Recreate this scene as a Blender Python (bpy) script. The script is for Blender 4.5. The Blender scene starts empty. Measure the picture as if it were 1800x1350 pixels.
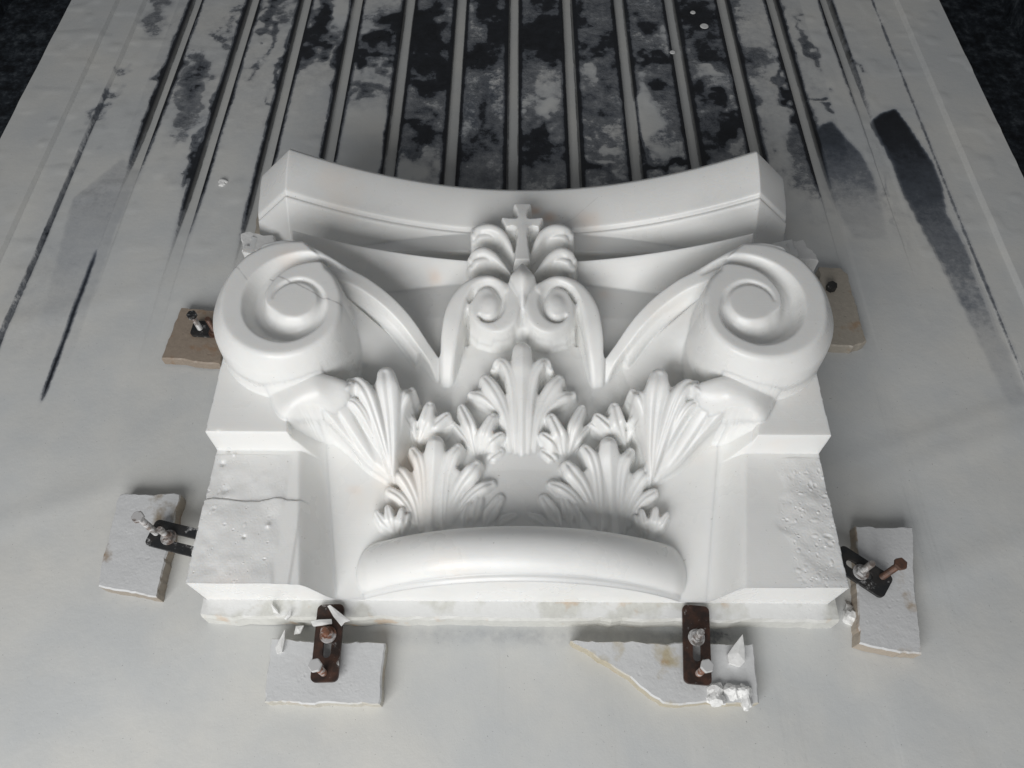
import bpy, bmesh, math, random
import numpy as np
from mathutils import Vector, Matrix

random.seed(7); rng = np.random.RandomState(11)
S = bpy.context.scene
COL = S.collection
# ---------------------------------------------------------------- camera
F = 1330.0; TH = math.radians(59.0); PS = math.radians(0.4); HC = 1.2
cam_d = bpy.data.cameras.new('camera'); cam = bpy.data.objects.new('camera', cam_d); COL.objects.link(cam)
cam_d.sensor_width = 36; cam_d.lens = F / 1800 * 36; cam_d.clip_start = 0.01; cam_d.clip_end = 100
cam.location = (0, 0, HC); cam.rotation_euler = (math.pi / 2 - TH, 0, PS)
S.camera = cam
# ---------------------------------------------------------------- light
W = bpy.data.worlds.new('World'); S.world = W; W.use_nodes = True
bg = W.node_tree.nodes['Background']; bg.inputs[0].default_value = (0.95, 0.97, 1.0, 1); bg.inputs[1].default_value = 0.145
def area(name, loc, target, sx, sy, power, col):
    l = bpy.data.lights.new(name, 'AREA'); l.shape = 'RECTANGLE'; l.size = sx; l.size_y = sy; l.energy = power; l.color = col
    o = bpy.data.objects.new(name, l); COL.objects.link(o); o.location = loc
    o.rotation_euler = (Vector(target) - Vector(loc)).to_track_quat('-Z', 'Y').to_euler()
    return o
area('workshop_window_light', (-0.70, -1.68, 1.46), (0.0, 0.15, 0.0), 2.3, 1.4, 72, (1.0, 0.995, 0.985))
S.view_settings.view_transform = 'Standard'; S.view_settings.look = 'None'
S.view_settings.exposure = 0; S.view_settings.gamma = 1
try:
    S.cycles.max_bounces = 12; S.cycles.diffuse_bounces = 8
except Exception: pass

# ---------------------------------------------------------------- measuring helpers (photo pixel + height -> metres)
_fw = np.array([-math.sin(PS) * math.cos(TH), math.cos(PS) * math.cos(TH), -math.sin(TH)])
_rt = np.array([math.cos(PS), math.sin(PS), 0.0]); _up = np.cross(_rt, _fw)
def at(u, v, z):
    d = _fw + _rt * (u - 900) / F - _up * (v - 675) / F
    t = (HC - z) / -d[2]; p = np.array([0, 0, HC]) + d * t
    return float(p[0]), float(p[1])
def sstep(a, b, x):
    t = np.clip((x - a) / (b - a), 0, 1); return t * t * (3 - 2 * t)

# ---------------------------------------------------------------- material helpers
def new_mat(name):
    m = bpy.data.materials.new(name); m.use_nodes = True
    nt = m.node_tree; return m, nt, nt.nodes['Principled BSDF']
def N(nt, t, **kw):
    n = nt.nodes.new(t)
    for k, v in kw.items():
        if k in n.inputs.keys(): n.inputs[k].default_value = v
        else: setattr(n, k, v)
    return n
def noise(nt, scale, detail=6, rough=.6, vec=None):
    n = N(nt, 'ShaderNodeTexNoise'); n.inputs['Scale'].default_value = scale
    n.inputs['Detail'].default_value = detail; n.inputs['Roughness'].default_value = rough
    if vec is None:
        g = N(nt, 'ShaderNodeNewGeometry'); vec = g.outputs['Position']
    nt.links.new(vec, n.inputs['Vector']); return n.outputs['Fac']
def ramp(nt, src, stops):
    r = N(nt, 'ShaderNodeValToRGB'); e = r.color_ramp.elements
    while len(e) < len(stops): e.new(.5)
    for q, (p, c) in zip(e, stops):
        q.position = p; q.color = (c, c, c, 1) if isinstance(c, (int, float)) else (*c, 1)
    nt.links.new(src, r.inputs['Fac']); return r.outputs['Color']
def mth(nt, op, a, b=None, c=None):
    n = N(nt, 'ShaderNodeMath', operation=op)
    for i, q in enumerate((a, b, c)):
        if q is None: continue
        if isinstance(q, (int, float)): n.inputs[i].default_value = q
        else: nt.links.new(q, n.inputs[i])
    return n.outputs[0]
def mixc(nt, f, a, b):
    n = N(nt, 'ShaderNodeMix', data_type='RGBA')
    for idx, q in ((0, f), (6, a), (7, b)):
        if isinstance(q, (int, float)): n.inputs[idx].default_value = q
        elif isinstance(q, tuple): n.inputs[idx].default_value = (*q, 1)
        else: nt.links.new(q, n.inputs[idx])
    return n.outputs[2]
def bump(nt, b, h, strength, dist):
    n = N(nt, 'ShaderNodeBump'); n.inputs['Strength'].default_value = strength; n.inputs['Distance'].default_value = dist
    nt.links.new(h, n.inputs['Height']); nt.links.new(n.outputs[0], b.inputs['Normal'])

SSS = 0.5
def marble_material():
    m, nt, b = new_mat('white_marble')
    w = noise(nt, 3.2, 5, .55)
    vein = noise(nt, 5.5, 4, .5)
    base = mixc(nt, ramp(nt, w, [(.35, 0.), (.7, 1.)]), (.81, .81, .795), (.865, .865, .85))
    warm = ramp(nt, vein, [(.62, 0.), (.74, 1.)])
    base = mixc(nt, mth(nt, 'MULTIPLY', warm, .35), base, (.86, .77, .68))
    # hairline natural veins
    g = N(nt, 'ShaderNodeAttribute', attribute_name='stain')
    sep = N(nt, 'ShaderNodeSeparateColor'); nt.links.new(g.outputs['Color'], sep.inputs[0])
    base = mixc(nt, mth(nt, 'MULTIPLY', sep.outputs[0], .75), base, (.36, .35, .35))
    base = mixc(nt, mth(nt, 'MULTIPLY', sep.outputs[1], .6), base, (.84, .55, .36))
    base = mixc(nt, mth(nt, 'MULTIPLY', sep.outputs[2], .5), base, (.66, .66, .67))
    fl = noise(nt, 190, 2, .5); base = mixc(nt, ramp(nt, fl, [(.735, 0.), (.775, .55)]), base, (.38, .36, .33))
    cl = noise(nt, 2.1, 7, .62); base = mixc(nt, ramp(nt, cl, [(.52, 0.), (.70, .55)]), base, (.70, .71, .71))
    nt.links.new(base, b.inputs['Base Color'])
    b.inputs['Subsurface Weight'].default_value = SSS; b.inputs['Subsurface Radius'].default_value = (1, .9, .8); b.inputs['Subsurface Scale'].default_value = .012
    wet = noise(nt, 9, 4, .6)
    nt.links.new(ramp(nt, wet, [(.35, .22), (.65, .42)]), b.inputs['Roughness'])
    b.inputs['IOR'].default_value = 1.45
    tm = N(nt, 'ShaderNodeTexNoise'); tm.inputs['Scale'].default_value = 1; tm.inputs['Detail'].default_value = 3; mpg = N(nt, 'ShaderNodeMapping'); mpg.inputs['Scale'].default_value = (12, 700, 40)
    gg = N(nt, 'ShaderNodeNewGeometry'); nt.links.new(gg.outputs['Position'], mpg.inputs['Vector']); nt.links.new(mpg.outputs[0], tm.inputs['Vector'])
    h = mth(nt, 'ADD', mth(nt, 'MULTIPLY', noise(nt, 260, 3, .5), .35), noise(nt, 40, 5, .6)); h = mth(nt, 'ADD', h, mth(nt, 'MULTIPLY', tm.outputs['Fac'], .45))
    bump(nt, b, h, .22, .0012)
    return m
MARBLE = marble_material()

# ---------------------------------------------------------------- custom properties
def tag(o, label=None, cat=None, group=None, kind=None):
    if label: o['label'] = label
    if cat: o['category'] = cat
    if group: o['group'] = group
    if kind: o['kind'] = kind
    return o
def empty(name, loc=(0, 0, 0)):
    o = bpy.data.objects.new(name, None); COL.objects.link(o); o.location = loc; o.empty_display_size = .02
    return o

# ================================================================ THE CARVED CAPITAL
# The stone is a three-axis relief: height over the machine bed on a fine grid, left half carved then mirrored.
XC = 0.012; HALF = 0.500; Y0 = 0.3100; Y1 = 1.0680; G = 0.0008
nx = int(round(HALF / G)) + 1; ny = int(round((Y1 - Y0) / G)) + 1
rx = np.linspace(-HALF, 0, nx); yy = np.linspace(Y0, Y1, ny)
XX, YY = np.meshgrid(XC + rx, yy)               # left half, [iy, ix]
R_ = np.abs(XX - XC)
NAMES = ['plinth_block', 'bell', 'abacus', 'corner_volute', 'volute_stem', 'inner_scroll', 'palmette', 'cross', 'bud',
         'acanthus_leaf', 'corner_leaf', 'small_leaf', 'small_leaf2', 'middle_leaf', 'torus_moulding', 'neck_fillet', 'curled_leaf_tip', 'bell_rim']
ID = {n: i for i, n in enumerate(NAMES)}

def bell(x, y):
    r = np.abs(x - XC)
    zc = np.interp(y, [.31, .40, .5, .6, .7, .8, .85, 1.0], [.13, .100, .104, .118, .130, .132, .130, .125])
    sag = .32 - np.sqrt(np.maximum(.32 ** 2 - np.minimum(r, .31) ** 2, 0))
    w = sstep(.50, .74, y)
    yf = .700 + (r - .15) * .45
    up = -.028 * sstep(.05, .15, r) + .105 * np.clip((r - .15) / .12, 0, 1.1) ** 1.2 * (1 - sstep(yf - .013, yf + .013, y))
    up = np.where(r > .33, up - (.105 * 1.24) * sstep(.33, .37, r) * (1 - sstep(yf - .013, yf + .013, y)), up)
    fl = .045 + .17 * (y - .31)
    return np.maximum(zc - (1 - w) * sag + w * up, np.minimum(fl, .125))
H = bell(XX, YY); LAB = np.full(H.shape, ID['bell'])

def setmax(mask, z, name):
    global H, LAB
    m = mask & (z > H); H = np.where(m, z, H); LAB[m] = ID[name]
def PB(u, v, rz, mode='bell'):
    """photo pixel with height (absolute if >0.06 else above the bell)"""
    if rz >= .06: return (*at(u, v, rz), rz)
    z = .13
    for _ in range(12):
        x, y = at(u, v, z); z = float(bell(x, y)) + rz
    x, y = at(u, v, z); return x, y, z
def catmull(P, n=8):
    P = np.array(P, float); Q = np.vstack([2 * P[0] - P[1], P, 2 * P[-1] - P[-2]]); out = []
    for i in range(1, len(Q) - 2):
        for t in np.linspace(0, 1, n, endpoint=False):
            a, b, c, d = Q[i - 1], Q[i], Q[i + 1], Q[i + 2]
            out.append(.5 * ((2 * b) + (-a + c) * t + (2 * a - 5 * b + 4 * c - d) * t * t + (-a + 3 * b - 3 * c + d) * t ** 3))
    out.append(P[-1]); return np.array(out)
def field(path, pad):
    """distance, param and signed side to a 2-D polyline, on the sub-grid around it"""
    x0, x1 = path[:, 0].min() - pad, path[:, 0].max() + pad; y0, y1 = path[:, 1].min() - pad, path[:, 1].max() + pad
    i0 = max(0, int((x0 - XX[0, 0]) / G)); i1 = min(nx, int((x1 - XX[0, 0]) / G) + 2)
    j0 = max(0, int((y0 - Y0) / G)); j1 = min(ny, int((y1 - Y0) / G) + 2)
    if i1 <= i0 or j1 <= j0: return None
    sx = XX[j0:j1, i0:i1]; sy = YY[j0:j1, i0:i1]
    D = np.full(sx.shape, 9.); T = np.zeros(sx.shape); SG = np.zeros(sx.shape)
    for k in range(len(path) - 1):
        a = path[k, :2]; b = path[k + 1, :2]; d = b - a; L = max(d @ d, 1e-12)
        t = np.clip(((sx - a[0]) * d[0] + (sy - a[1]) * d[1]) / L, 0, 1)
        qx = sx - a[0] - t * d[0]; qy = sy - a[1] - t * d[1]; dd = np.hypot(qx, qy)
        m = dd < D; D = np.where(m, dd, D); T = np.where(m, k + t, T); SG = np.where(m, np.sign(d[0] * qy - d[1] * qx), SG)
    return (slice(j0, j1), slice(i0, i1)), D, T, SG
def stroke(pts, name, dome=.012, groove=0., flat=0., mode='max', crest=0.):
    """pts: (u, v, z, half_width). A rounded ridge; groove carves a line down its middle."""
    P = [(*PB(u, v, z), w) for u, v, z, w in pts]
    if 'leaf' in name and len(P) > 3 and name != 'curled_leaf_tip':
        a_ = np.array(P[-2][:2]); b_ = np.array(P[-1][:2]); dd_ = (b_ - a_) / max(np.hypot(*(b_ - a_)), 1e-6) * P[-1][3] * (.45 if P[-1][3] < .0122 else .08)
        P.append((b_[0] + dd_[0], b_[1] + dd_[1], P[-1][2] - .001, P[-1][3] * .92))
    C = catmull(P); f = field(C, max(p[3] for p in P) + .004)
    if f is None: return
    sl, D, T, SG = f; idx = np.arange(len(C))
    zt = np.interp(T, idx, C[:, 2]); w = np.maximum(np.interp(T, idx, C[:, 3]), 1e-4)
    t = D / w; tt = np.clip((t - flat) / (1 - flat), 0, 1)
    z = zt - dome * (1 - np.sqrt(np.maximum(1 - tt ** 2, 0)))
    if crest: z = z + crest * (1 - np.clip(t, 0, 1))
    if groove: z = z - groove * np.exp(-(t / .22) ** 2)
    m = t < 1; h = H[sl]; lab = LAB[sl]
    mm = m & (z > h); h[mm] = z[mm]; lab[mm] = ID[name]
def cut(pts, depth, absolute=True):
    P = [(*PB(u, v, z), w) for u, v, z, w in pts]
    C = catmull(P); f = field(C, max(p[3] for p in P) * 1.6)
    if f is None: return
    sl, D, T, SG = f; w = np.maximum(np.interp(T, np.arange(len(C)), C[:, 3]), 1e-4)
    H[sl] = H[sl] - depth * np.exp(-(D / w) ** 2 * 1.4)
def inpoly(px, py, X, Y):
    m = np.zeros(X.shape, bool); n = len(px); j = n - 1
    for i in range(n):
        c = ((py[i] > Y) != (py[j] > Y)) & (X < (px[j] - px[i]) * (Y - py[i]) / (py[j] - py[i] + 1e-15) + px[i])
        m ^= c; j = i
    return m
def patch(pts, name, edge=.008, drop=.006, extra=(), smooth=False, zoff=0.):
    P = np.array([PB(*p) for p in pts]); E = np.array([PB(*p) for p in list(pts) + list(extra)])
    n = len(E); d = np.hypot(E[:, None, 0] - E[None, :, 0], E[:, None, 1] - E[None, :, 1])
    K = np.where(d > 0, d ** 2 * np.log(d + 1e-12), 0) + np.eye(n) * 1e-4
    A = np.zeros((n + 3, n + 3)); A[:n, :n] = K; A[:n, n] = 1; A[:n, n + 1:] = E[:, :2]; A[n, :n] = 1; A[n + 1:, :n] = E[:, :2].T
    sol = np.linalg.solve(A, np.r_[E[:, 2], 0, 0, 0])
    loop = catmull(np.vstack([P, P[:1]]), 6) if smooth else np.vstack([P, P[:1]])
    f = field(loop, .003); sl, D, T, SG = f; sx = XX[sl]; sy = YY[sl]
    m = inpoly(loop[:-1, 0], loop[:-1, 1], sx, sy)
    z = sol[n] + sol[n + 1] * sx + sol[n + 2] * sy
    for k in range(n):
        q = np.hypot(sx - E[k, 0], sy - E[k, 1]); z = z + sol[k] * np.where(q > 0, q * q * np.log(q + 1e-12), 0)
    t = np.clip(D / edge, 0, 1); z = z - drop * (1 - np.sqrt(np.maximum(1 - (1 - t) ** 2, 0))) + zoff
    h = H[sl]; mm = m & (z > h); h[mm] = z[mm]; LAB[sl][mm] = ID[name]
    return m, sl

# --- side blocks of uncut stone with a step, and the sloping cheek down to the pocket
zb = np.where(YY < .525, .122, .178)
rt_ = np.interp(YY, [.31, .535, .60], [.322, .357, .372]); rb_ = np.interp(YY, [.31, .535, .60], [.280, .318, .325])
side = sstep(0, 1, (R_ - rb_) / (rt_ - rb_)); floor = bell(XX, YY)
zs = floor + (np.where(YY < .525, .122, .178 - .05 * np.clip((.372 - R_) / .04, 0, 1)) - floor) * side
zs = np.where(R_ > rt_, zb, zs)
setmax((YY < .80) & (R_ > rb_), zs, 'plinth_block')
# --- abacus: concave front between the horns
rh = .421
zh = np.where(R_ < rh, .150 + .56 * np.minimum(R_, rh) ** 2, .249 - .95 * (R_ - rh))
tq = np.clip((1.068 - YY) / .092, 0, 1); cq = np.clip((.9755 - YY) / .047, 0, 1)
off = np.where(YY > .9755, -.026 * tq ** 1.7 - .004 * np.exp(-((1.068 - YY) / .004) ** 2), -.0265 - .0665 * cq ** .9)
off = off - .0060 * np.exp(-((YY - .9785) / .0036) ** 2); off = np.where(YY < .9285, -.3, off)
setmax(YY > .915, zh + off, 'abacus')
m = (YY > .886) & (YY < .93) & (LAB == ID['bell']); H[m] = (.085 + .35 * R_ ** 2)[m]; LAB[m] = ID['abacus']
# --- rim of the bell under the abacus
rim = (YY <= .888) & (YY > .828) & (R_ < .396)
zr = .153 + .535 * R_ ** 2 - (.064 + .02 * sstep(.2, .38, R_)) * (np.clip((.888 - YY) / .060, 0, 1)) ** 1.12
setmax(rim, zr, 'bell_rim')
# --- volute
ex, ey = at(517, 530, .272)
ang = (np.degrees(np.arctan2(YY - ey, XX - ex)) + 360) % 360; rr = np.hypot(XX - ex, YY - ey)
Ro = np.interp(ang, [0, 30, 60, 78, 92, 115, 135, 160, 180, 205, 225, 250, 270, 295, 315, 340, 360],
                    [.0735, .074, .080, .100, .124, .130, .130, .122, .116, .113, .110, .105, .101, .095, .089, .080, .0735])
face = .274 - .02 * (XX - ex) * 0
dv = rr - Ro
zv = face - .004 * np.exp(-((np.minimum(dv, 0)) / .004) ** 2)
sk = np.interp(ang, [0, 60, 90, 135, 180, 270, 330, 360], [.004, .004, .007, .016, .022, .014, .005, .004])
zv = np.where(dv > 0, .268 - .035 * np.clip(dv / sk, 0, 1) ** 1.3, zv)
setmax((dv < sk), zv, 'corner_volute')
# sloping wall of the volute toward the pocket
kw = np.interp(ang, [0, 45, 68, 285, 325, 360], [.007, .006, .0005, .0005, .006, .007])
zw = .233 - .060 * np.clip((dv - sk) / kw, 0, 1) ** .75
setmax((dv >= sk) & (dv < sk + kw), zw, 'corner_volute')
# spiral groove
tA = np.radians([48, 70, 90, 135, 180, 225, 270, 315, 360, 405, 450, 495, 530]); tr = [.100, .092, .086, .072, .059, .054, .0525, .049, .042, .040, .041, .038, .034]
tw = [.004, .007, .010, .014, .0165, .019, .0185, .013, .006, .0042, .0042, .0035, .002]; td = [.000, .012, .018, .020, .022, .024, .023, .015, .006, .0045, .005, .004, .001]
th = np.linspace(tA[0], tA[-1], 90); gr = np.interp(th, tA, tr); gw = np.interp(th, tA, tw); gd = np.interp(th, tA, td)
path = np.c_[ex + gr * np.cos(th), ey + gr * np.sin(th), gd, gw]
sl, D, T, SG = field(path, .04); ii = np.arange(len(path)); w_ = np.interp(T, ii, gw); d_ = np.interp(T, ii, gd)
q = D / w_
# steep wall towards the eye, long concave slope on the outside
prof = np.where(SG > 0, np.clip(1.25 - q * .95, 0, 1), np.clip(1.35 - q, 0, 1)); prof = prof * prof * (3 - 2 * prof)
VOLCUT = (sl, d_ * prof)
# --- volute stem
stem = [(470, 436, .2725, .015), (500, 433, .273, .0170), (535, 442, .272, .0180), (570, 460, .264, .0175), (605, 480, .250, .0165), (640, 498, .234, .0155), (679, 527, .210, .0145),
        (714, 563, .186, .0135), (745, 607, .154, .0120), (764, 636, .024, .0115), (777, 672, -.002, .010)]
sv = (sl, D, T, d_, prof)
stroke([(u - 7, v + 8, z - .012, w + .006) for u, v, z, w in stem[3:-2]] + [(738, 618, .010, .014), (757, 655, -.004, .010)], 'volute_stem', dome=.026, flat=.25)
stroke(stem, 'volute_stem', dome=.007, flat=.6)
sl, D, T, d_, prof = sv
h = H[sl]; vm = (LAB[sl] == ID['corner_volute']) | (LAB[sl] == ID['volute_stem']); h[vm] = (h - d_ * prof)[vm]
# --- inner scroll
stroke([(784, 690, -.006, .010), (785, 652, .020, .0130), (788, 612, .152, .0155), (792, 575, .170, .0175), (802, 535, .182, .018), (826, 502, .192, .0165), (858, 491, .198, .014),
        (888, 504, .198, .013)], 'inner_scroll', dome=.009, flat=.3)
patch([(824, 518, .186), (840, 498, .192), (865, 490, .197), (892, 497, .198), (911, 512, .198), (916, 535, .197), (910, 562, .192), (893, 580, .186), (868, 586, .182),
       (842, 574, .180), (828, 558, .180), (821, 538, .182)], 'inner_scroll', edge=.010, drop=.007, smooth=True)
patch([(822, 556, .165), (850, 575, .172), (890, 574, .172), (921, 568, .165), (921, 594, .150), (900, 593, .152), (880, 600, .154), (862, 603, .155), (840, 596, .152), (824, 580, .152)], 'inner_scroll', edge=.014, drop=.012)
patch([(903, 522, .190), (921, 520, .191), (921, 580, .168), (903, 580, .172)], 'inner_scroll', edge=.004, drop=.002)
for pts, dp in (([(826, 520, .19, .004), (836, 507, .19, .005), (857, 501, .19, .006), (874, 510, .19, .0065), (882, 527, .19, .0065), (878, 546, .19, .006), (866, 556, .19, .005), (852, 556, .19, .004), (842, 549, .19, .002)], .014),
                ([(834, 510, .19, .004), (824, 525, .185, .005), (820, 545, .18, .005), (819, 575, .17, .003)], .008)):
    cut(pts, dp)
hx, hy = at(858, 530, .195); H += .005 * np.exp(-(((XX - hx) / .013) ** 2 + ((YY - hy) / .016) ** 2) ** 1.5)
# --- palmette petals and cross
patch([(826, 400, .155), (850, 387, .160), (890, 397, .160), (918, 435, .155), (918, 490, .155), (826, 482, .155)], 'palmette', edge=.006, drop=.006)
stroke([(904, 452, .172, .004), (893, 425, .186, .008), (880, 405, .194, .010), (862, 396, .198, .0105), (843, 399, .194, .0105), (834, 410, .184, .010)], 'palmette', dome=.012)
stroke([(897, 446, .165, .003), (880, 424, .176, .006), (862, 413, .186, .008), (843, 414, .186, .009), (834, 422, .176, .009)], 'palmette', dome=.010)
stroke([(897, 480, .176, .004), (880, 460, .186, .008), (866, 445, .194, .010), (850, 437, .198, .0105), (836, 442, .194, .0105), (829, 453, .184, .010)], 'palmette', dome=.012)
stroke([(889, 478, .168, .003), (872, 464, .178, .006), (856, 454, .188, .008), (838, 458, .188, .009), (830, 468, .178, .009)], 'palmette', dome=.010)
def z5(x, y, z): return (x / 5 + 740, y / 5 + 330, z)
CR = .194
patch([z5(905, 130, CR - .004), z5(824, 128, CR - .004), z5(803, 142, CR - .004), z5(830, 190, CR - .002), z5(840, 245, CR), z5(838, 256, CR), z5(712, 248, CR - .002), z5(698, 258, CR - .002), z5(742, 354, CR - .004), z5(800, 342, CR - .003),
       z5(828, 350, CR), z5(838, 400, CR), z5(832, 500, CR), z5(812, 640, CR), z5(905, 640, CR), z5(925, 640, CR), z5(925, 130, CR - .004)], 'cross', edge=.0010, drop=.0010)
# --- bud
patch([(921, 458, .206), (917, 458, .206), (907, 469, .208), (893, 486, .208), (902, 500, .210), (911, 518, .203), (913, 545, .190), (921, 552, .187)], 'bud', edge=.010, drop=.007, extra=[(921, 485, .228), (921, 520, .209)])
# --- acanthus leaves --------------------------------------------------------
def lobe(name, root, mid, tip, w, r0, r1, groove=.0045, dome=.012):
    """root/mid/tip: pixel + raise above bell"""
    stroke([(*root, r0, w * .32), ((root[0] + mid[0]) / 2, (root[1] + mid[1]) / 2, r0 * .6 + r1 * .4, w * .62), (*mid, r1 * .95, w * .98), (*tip, r1, w * .80)], name, dome=dome, groove=groove)
L = 'acanthus_leaf'      # tall centre leaf
patch([(884, 655, .034), (900, 626, .038), (921, 616, .040), (921, 700, .024), (921, 800, .000), (921, 850, -.014), (908, 850, -.014), (902, 800, -.004), (897, 760, .010), (893, 710, .022)], L, edge=.008, drop=.008)
stroke([(920, 822, -.010, .011), (920, 796, .004, .012), (920, 770, .013, .013), (920, 740, .022, .0135), (920, 700, .032, .015), (920, 665, .040, .018), (920, 640, .047, .0205), (920, 613, .048, .0200)], L, dome=.015, groove=-.0015)
stroke([(907, 815, -.004, .004), (905, 740, .022, .007), (903, 690, .032, .009), (897, 655, .040, .011), (886, 635, .043, .011), (875, 633, .038, .0095), (869, 645, .028, .007)], L, dome=.011, groove=.002)
stroke([(897, 815, -.004, .005), (893, 745, .018, .008), (881, 705, .026, .013), (865, 677, .034, .0145), (854, 664, .034, .0125)], L, dome=.014, groove=.0025)
stroke([(888, 760, .010, .003), (878, 724, .018, .008), (860, 702, .024, .010), (843, 691, .027, .0105), (831, 690, .022, .008)], L, dome=.010, groove=.002)
L = 'small_leaf'         # leaf between centre and corner, next to the centre leaf
for a in (((838, 805), (827, 745), (813, 716), .012, .001, .032), ((842, 805), (850, 760), (863, 733), .013, -.001, .032),
          ((846, 800), (861, 774), (876, 763), .011, -.002, .024), ((850, 828), (862, 803), (876, 793), .012, -.008, .007), ((834, 800), (817, 765), (803, 748), .008, .002, .018)):
    lobe(L, *a)
L = 'small_leaf2'
for a in (((736, 775), (747, 738), (753, 714), .0145, .02, .046), ((730, 770), (722, 737), (717, 714), .0105, .02, .040),
          ((742, 770), (763, 744), (781, 729), .012, .02, .040), ((745, 780), (772, 757), (793, 742), .008, .01, .024)):
    lobe(L, *a)
L = 'middle_leaf'        # big front leaf of the lower row
patch([(700, 850, .016), (732, 815, .024), (763, 800, .028), (797, 812, .026), (826, 838, .016), (812, 872, .008), (800, 930, .000), (735, 930, .004), (720, 885, .012)], L, edge=.010, drop=.008)
stroke([(757, 935, .006, .013), (759, 880, .018, .0155), (761, 830, .030, .017), (763, 795, .041, .0185), (764, 776, .044, .0165)], L, dome=.016, groove=-.002)
for p in ([(779, 930, .004, .006), (780, 880, .016, .009), (785, 830, .028, .012), (793, 800, .035, .0135), (801, 788, .033, .012)],
          [(745, 930, .006, .006), (744, 880, .018, .008), (741, 830, .030, .011), (735, 803, .037, .0125), (728, 792, .034, .0105)],
          [(785, 925, .002, .006), (793, 885, .010, .010), (809, 850, .020, .014), (827, 826, .028, .0155), (836, 815, .026, .0125)],
          [(738, 930, .006, .006), (732, 885, .016, .010), (719, 852, .026, .0135), (705, 830, .034, .0145), (698, 824, .030, .0125)],
          [(792, 925, .001, .004), (806, 895, .006, .007), (827, 868, .014, .0105), (848, 853, .018, .0115), (861, 849, .012, .009)],
          [(728, 920, .008, .004), (718, 892, .016, .008), (703, 872, .024, .0105), (688, 862, .026, .0105)]):
    stroke(p, L, dome=.015, groove=.0035)
for a in (((832, 925), (836, 900), (842, 878), .010, .001, .008), ((848, 930), (862, 900), (876, 878), .012, .001, .009), ((868, 930), (885, 910), (900, 905), .008, .001, .006), ((816, 930), (818, 905), (824, 888), .008, .001, .008)):
    lobe('small_leaf', *a, groove=.003, dome=.006)
for a in (((698, 935), (700, 915), (704, 897), .008, .012, .026), ((692, 935), (685, 912), (681, 893), .009, .014, .030), ((688, 935), (672, 915), (662, 900), .008, .014, .030), ((706, 935), (712, 915), (716, 905), .006, .01, .02)):
    lobe('small_leaf', *a, groove=.003, dome=.008)
# corner leaf seen from the front, and its curled tip under the volute
patch([(560, 716, .200), (575, 690, .212), (600, 672, .212), (640, 668, .196), (690, 672, .180), (708, 700, .164), (700, 750, .140), (692, 842, .098), (676, 838, .102), (650, 815, .116), (624, 780, .140), (603, 748, .160), (588, 730, .180)],
      'corner_leaf', edge=.010, drop=.010)
L = 'corner_leaf'
for p in ([(690, 835, .112, .004), (688, 780, .140, .010), (684, 720, .172, .0155), (679, 676, .196, .0195), (677, 656, .200, .0175)],
          [(686, 832, .112, .003), (674, 780, .142, .008), (656, 720, .180, .0115), (642, 685, .202, .0135), (628, 668, .206, .0125), (616, 668, .200, .009)],
          [(692, 835, .110, .003), (696, 775, .135, .008), (702, 715, .165, .0115), (711, 690, .176, .012), (720, 686, .168, .0095)],
          [(672, 800, .120, .003), (652, 752, .160, .006), (636, 720, .184, .0085), (622, 704, .194, .0085), (610, 702, .192, .007)],
          [(693, 815, .112, .003), (699, 775, .130, .007), (704, 745, .142, .010), (709, 730, .146, .0095), (718, 732, .136, .007)],
          [(690, 710, .168, .004), (699, 708, .160, .006)],
          [(600, 690, .205, .006), (607, 678, .212, .008), (615, 672, .210, .007)]):
    stroke(p, L, dome=.014, groove=.0035)
for p in ([(684, 838, .103, .003), (656, 806, .128, .006), (622, 752, .168, .0085), (598, 712, .198, .010), (580, 690, .214, .010)],
          [(678, 838, .101, .003), (645, 806, .125, .006), (612, 762, .158, .0085), (586, 728, .190, .010), (563, 706, .208, .010)]):
    stroke([(u, v, z - .008, w) for u, v, z, w in p], L, dome=.004)
patch([(473, 672, .192), (480, 660, .204), (500, 653, .214), (540, 650, .222), (585, 655, .222), (612, 668, .214), (612, 692, .206), (590, 728, .184), (560, 716, .202), (530, 714, .208), (512, 720, .206), (502, 729, .196), (489, 727, .192), (479, 712, .190), (471, 692, .188)],
      'curled_leaf_tip', edge=.016, drop=.012, extra=[(520, 690, .217), (560, 688, .222)], smooth=True)
# --- torus and neck
rT = np.minimum(R_, .262); zt = -.192 + np.sqrt(.361 ** 2 - rT ** 2)
# rounded end
dy = (YY - .3555) / .039; de = np.clip((R_ - .228) / .034, 0, 1)
rad = np.sqrt(np.clip(1 - dy ** 2 - de ** 2, 0, 1)); ztor = zt - .036 + .036 * rad
setmax((dy ** 2 + de ** 2 < 1) & (R_ < .262), np.where(rad > 0, ztor, 0), 'torus_moulding')
rN = np.minimum(R_, .25); zn = -.190 + np.sqrt(.338 ** 2 - rN ** 2)
zn = zn - .004 * (1 - sstep(.31, .316, YY))
setmax((YY < .345) & (R_ < .245), zn, 'neck_fillet')
m = (YY < .395) & (YY > .34) & (R_ < .262) & (LAB != ID['torus_moulding']) & (LAB != ID['plinth_block'])

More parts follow.
